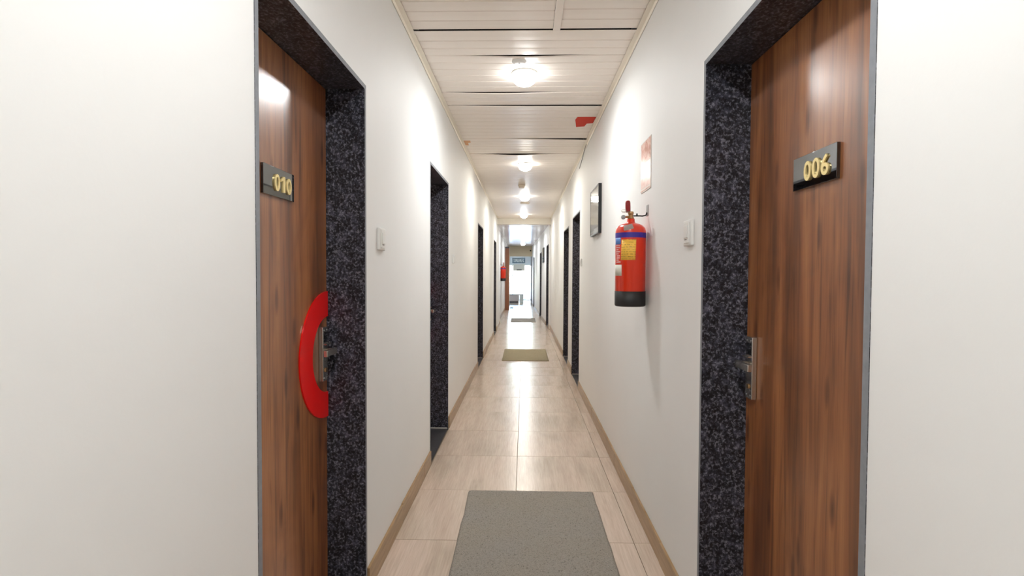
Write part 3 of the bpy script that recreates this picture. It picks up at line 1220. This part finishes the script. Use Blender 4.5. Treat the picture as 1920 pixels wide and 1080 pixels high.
def picture(x_, y_, z, ang, w_, h_, label):
    root = empty('picture_frame', (x_, y_, z), ang, label=label, cat='picture', group='framed pictures on the right wall')
    fw, d = 0.012, 0.027
    b = MB()
    b.box(-w_ / 2, -w_ / 2 + fw, -d, 0, -h_ / 2, h_ / 2, bev=0.001)
    b.box(w_ / 2 - fw, w_ / 2, -d, 0, -h_ / 2, h_ / 2, bev=0.001)
    b.box(-w_ / 2 + fw, w_ / 2 - fw, -d, 0, h_ / 2 - fw, h_ / 2)
    b.box(-w_ / 2 + fw, w_ / 2 - fw, -d, 0, -h_ / 2, -h_ / 2 + fw)
    b.obj('frame', M['dark_plastic'], root)
    b = MB()
    b.box(-w_ / 2 + fw, w_ / 2 - fw, -0.0235, -0.006, -h_ / 2 + fw, h_ / 2 - fw)
    b.obj('white_sheet', M['poster_white'], root)
    b = MB()
    b.box(w_ * 0.18, w_ * 0.27, -0.0239, -0.0232, -0.005, 0.035)
    b.obj('dark_print', M['dark_plastic'], root)
    b = MB()
    b.box(-w_ / 2 + fw, w_ / 2 - fw, -0.0262, -0.0245, -h_ / 2 + fw, h_ / 2 - fw)
    b.obj('glass', M['glass'], root)
    return root


picture(XR, 4.56, 1.873, -PI2, 0.52, 0.41, 'black framed picture under glass between extinguisher and first far right doorway')
yp = 14.5
xp = RB_FAR.x + (yp - YE) / RB_DIR.y * RB_DIR.x
picture(xp, yp, 1.86, RB_ANG, 0.52, 0.41, 'far black framed picture on the right wall beyond the beam')

# ------------------------------------------------------------------ far end: brown cladding, lobby, glazed entrance
b = MB()
b.box(-0.6985, -0.555, 19.0, 19.35, 0.0, 2.33, bev=0.004)
r_ = b.obj('wood_pilaster', M['panel_brown'])
tag(r_, 'brown wood-clad pilaster on the left at the far end', 'pillar')
b = MB()
b.box(-0.6985, -0.552, 18.985, 19.36, 2.28, 2.335)
b.obj('dark_cap', M['bench_dark'], r_)
b = MB()
b.box(-0.55, -0.42, 20.0, 21.0, 0.0008, 0.014, bev=0.003)
tag(b.obj('doormat', M['bench_dark']), 'narrow dark mat on the floor beside the brown pilaster', 'doormat', 'doormats along the corridor floor')

# dome security camera on the header
root = empty('security_camera', (0.27, YE, 2.36), label='tiny black security camera on the beige header at the far end', cat='camera')
b = MB()
b.box(-0.02, 0.02, -0.015, 0, -0.03, 0.03, bev=0.003)
b.obj('mount', M['white_plastic'], root)
b = MB()
b.cyl((0, -0.015, 0), (0, -0.07, -0.015), 0.032, 16)
b.obj('body', M['dark_plastic'], root)

# lobby room
LY = 26.6
b = MB()
b.box(-3.2, 1.5, YE + 0.16, LY + 0.2, -0.12, -0.001)
tag(b.obj('floor_lobby', M['tile']), 'bright reflective lobby floor beyond the opening', 'floor', kind='structure')
b = MB()
b.box(-3.2, -3.0, YE + 0.16, LY, -0.001, WALL_H)
tag(b.obj('wall_lobby_left', M['lobby_paint']), 'pale left wall of the lobby beyond the opening', 'wall', kind='structure')
b = MB()
b.box(1.3, 1.5, YE + 0.16, LY, -0.001, WALL_H)
tag(b.obj('wall_lobby_right', M['lobby_paint']), 'pale right wall of the lobby beyond the opening', 'wall', kind='structure')
b = MB()
b.box(-3.0, -1.1, YE, YE + 0.16, -0.12, WALL_H)
b.box(1.1, 1.3, YE, YE + 0.16, -0.12, WALL_H)
tag(b.obj('wall_lobby_front', M['lobby_paint']), 'pale lobby wall either side of the corridor mouth', 'wall', kind='structure')
b = MB()
b.box(-3.2, 1.5, YE + 0.16, LY + 0.2, WALL_H - 0.06, WALL_H + 0.05)
tag(b.obj('ceiling_lobby', M['lobby_paint']), 'pale ceiling of the lobby beyond the opening', 'ceiling', kind='structure')
b = MB()
b.box(-3.0, -2.6, LY, LY + 0.2, -0.001, WALL_H - 0.06)
b.box(0.42, 1.3, LY, LY + 0.2, -0.001, WALL_H - 0.06)
b.box(-2.6, 0.42, LY, LY + 0.2, 1.82, WALL_H - 0.06)
tag(b.obj('wall_facade', M['transom']), 'grey white wall above the glazed entrance at the far end', 'wall', kind='structure')
root = empty('window_1', (0, LY + 0.08, 0), label='overexposed glazed entrance at the very far end', cat='window', kind='structure')
for xa, xb in ((-2.6, -2.55), (-1.62, -1.57), (-0.64, -0.59), (0.37, 0.42)):
    b = MB()
    b.box(xa, xb, -0.03, 0.03, 0, 1.82)
    b.obj('upright', M['white_plastic'], root)
for za, zb in ((0, 0.05), (1.77, 1.82)):
    b = MB()
    b.box(-2.55, 0.37, -0.028, 0.028, za, zb)
    b.obj('rail', M['white_plastic'], root)
for xa, xb in ((-2.55, -1.62), (-1.57, -0.64), (-0.59, 0.37)):
    b = MB()
    b.box(xa, xb, -0.004, 0.004, 0.05, 1.77)
    b.obj('pane', M['glass'], root)
b = MB()
b.cyl((0.275, -0.06, 1.22), (0.275, -0.06, 1.44), 0.014, 10)
b.cyl((0.275, -0.06, 1.25), (0.275, 0.0, 1.25), 0.008, 8)
b.cyl((0.275, -0.06, 1.41), (0.275, 0.0, 1.41), 0.008, 8)
b.obj('pull_handle', M['grey_metal'], root)

# hanging sign and board, low bench
root = empty('hanging_sign', (-0.265, 25.0, 1.99), label='blue grey sign with small white letters hanging at the far end', cat='sign')
b = MB()
b.box(-0.31, 0.31, -0.02, 0.02, -0.125, 0.125, bev=0.004)
b.obj('board', M['sign_blue'], root)
b = MB()
rr = random.Random(5)
x = -0.27
while x < 0.25:
    cw = rr.uniform(0.036, 0.052)
    b.box(x, x + 0.014, -0.026, -0.019, -0.07, 0.085)
    b.box(x + 0.014, x + cw, -0.026, -0.019, 0.062, 0.085)
    if rr.random() < 0.7:
        b.box(x + 0.014, x + cw, -0.026, -0.019, -0.01, 0.012)
    if rr.random() < 0.6:
        b.box(x + 0.014, x + cw, -0.026, -0.019, -0.07, -0.048)
    if rr.random() < 0.5:
        b.box(x + cw - 0.012, x + cw, -0.026, -0.019, -0.048, 0.062)
    x += cw + 0.016
b.obj('letters', M['letter_white'], root)
for xx in (-0.28, 0.28):
    b = MB()
    b.cyl((xx, 0, 0.12), (xx, 0, WALL_H - 0.06 - 1.99), 0.006, 8)
    b.obj('hanger_rod', M['grey_metal'], root)
root = empty('notice_board', (-0.25, 25.02, 1.66), label='pale notice board hanging below the far sign', cat='board')
b = MB()
b.box(-0.285, 0.285, -0.015, 0.015, -0.175, 0.17, bev=0.003)
b.obj('panel', M['pale_board'], root)
b = MB()
b.box(-0.11, 0.13, -0.019, -0.014, -0.165, -0.09)
b.obj('dark_caption', M['bench_dark'], root)
for xx in (-0.2, 0.2):
    b = MB()
    b.cyl((xx, 0, 0.15), (xx, 0, 0.202), 0.006, 8)
    b.obj('link_rod', M['grey_metal'], root)

root = empty('lobby_bench', (-0.55, 23.9, 0), label='low grey upholstered bench in the bright far lobby', cat='bench')
b = MB()
b.box(-0.45, 0.33, -0.22, 0.22, 0.10, 0.36, bev=0.015)
b.obj('body', M['bench_grey'], root)
b = MB()
b.box(-0.46, 0.34, -0.23, 0.23, 0.36, 0.42, bev=0.015)
b.obj('seat_pad', M['bench_grey'], root)
b = MB()
b.box(-0.43, 0.31, -0.20, 0.20, 0.0, 0.10)
b.obj('plinth', M['bench_dark'], root)
b = MB()
b.box(0.34, 0.53, -0.20, 0.22, 0.0, 0.42, bev=0.006)
b.obj('end_panel', M['transom'], root)

# ground outside the entrance
b = MB()
b.box(-30, 30, LY + 0.2, 90, -0.2, -0.02)
tag(b.obj('ground', M['ground']), 'bright concrete ground outside the glazed entrance', 'ground', kind='structure')
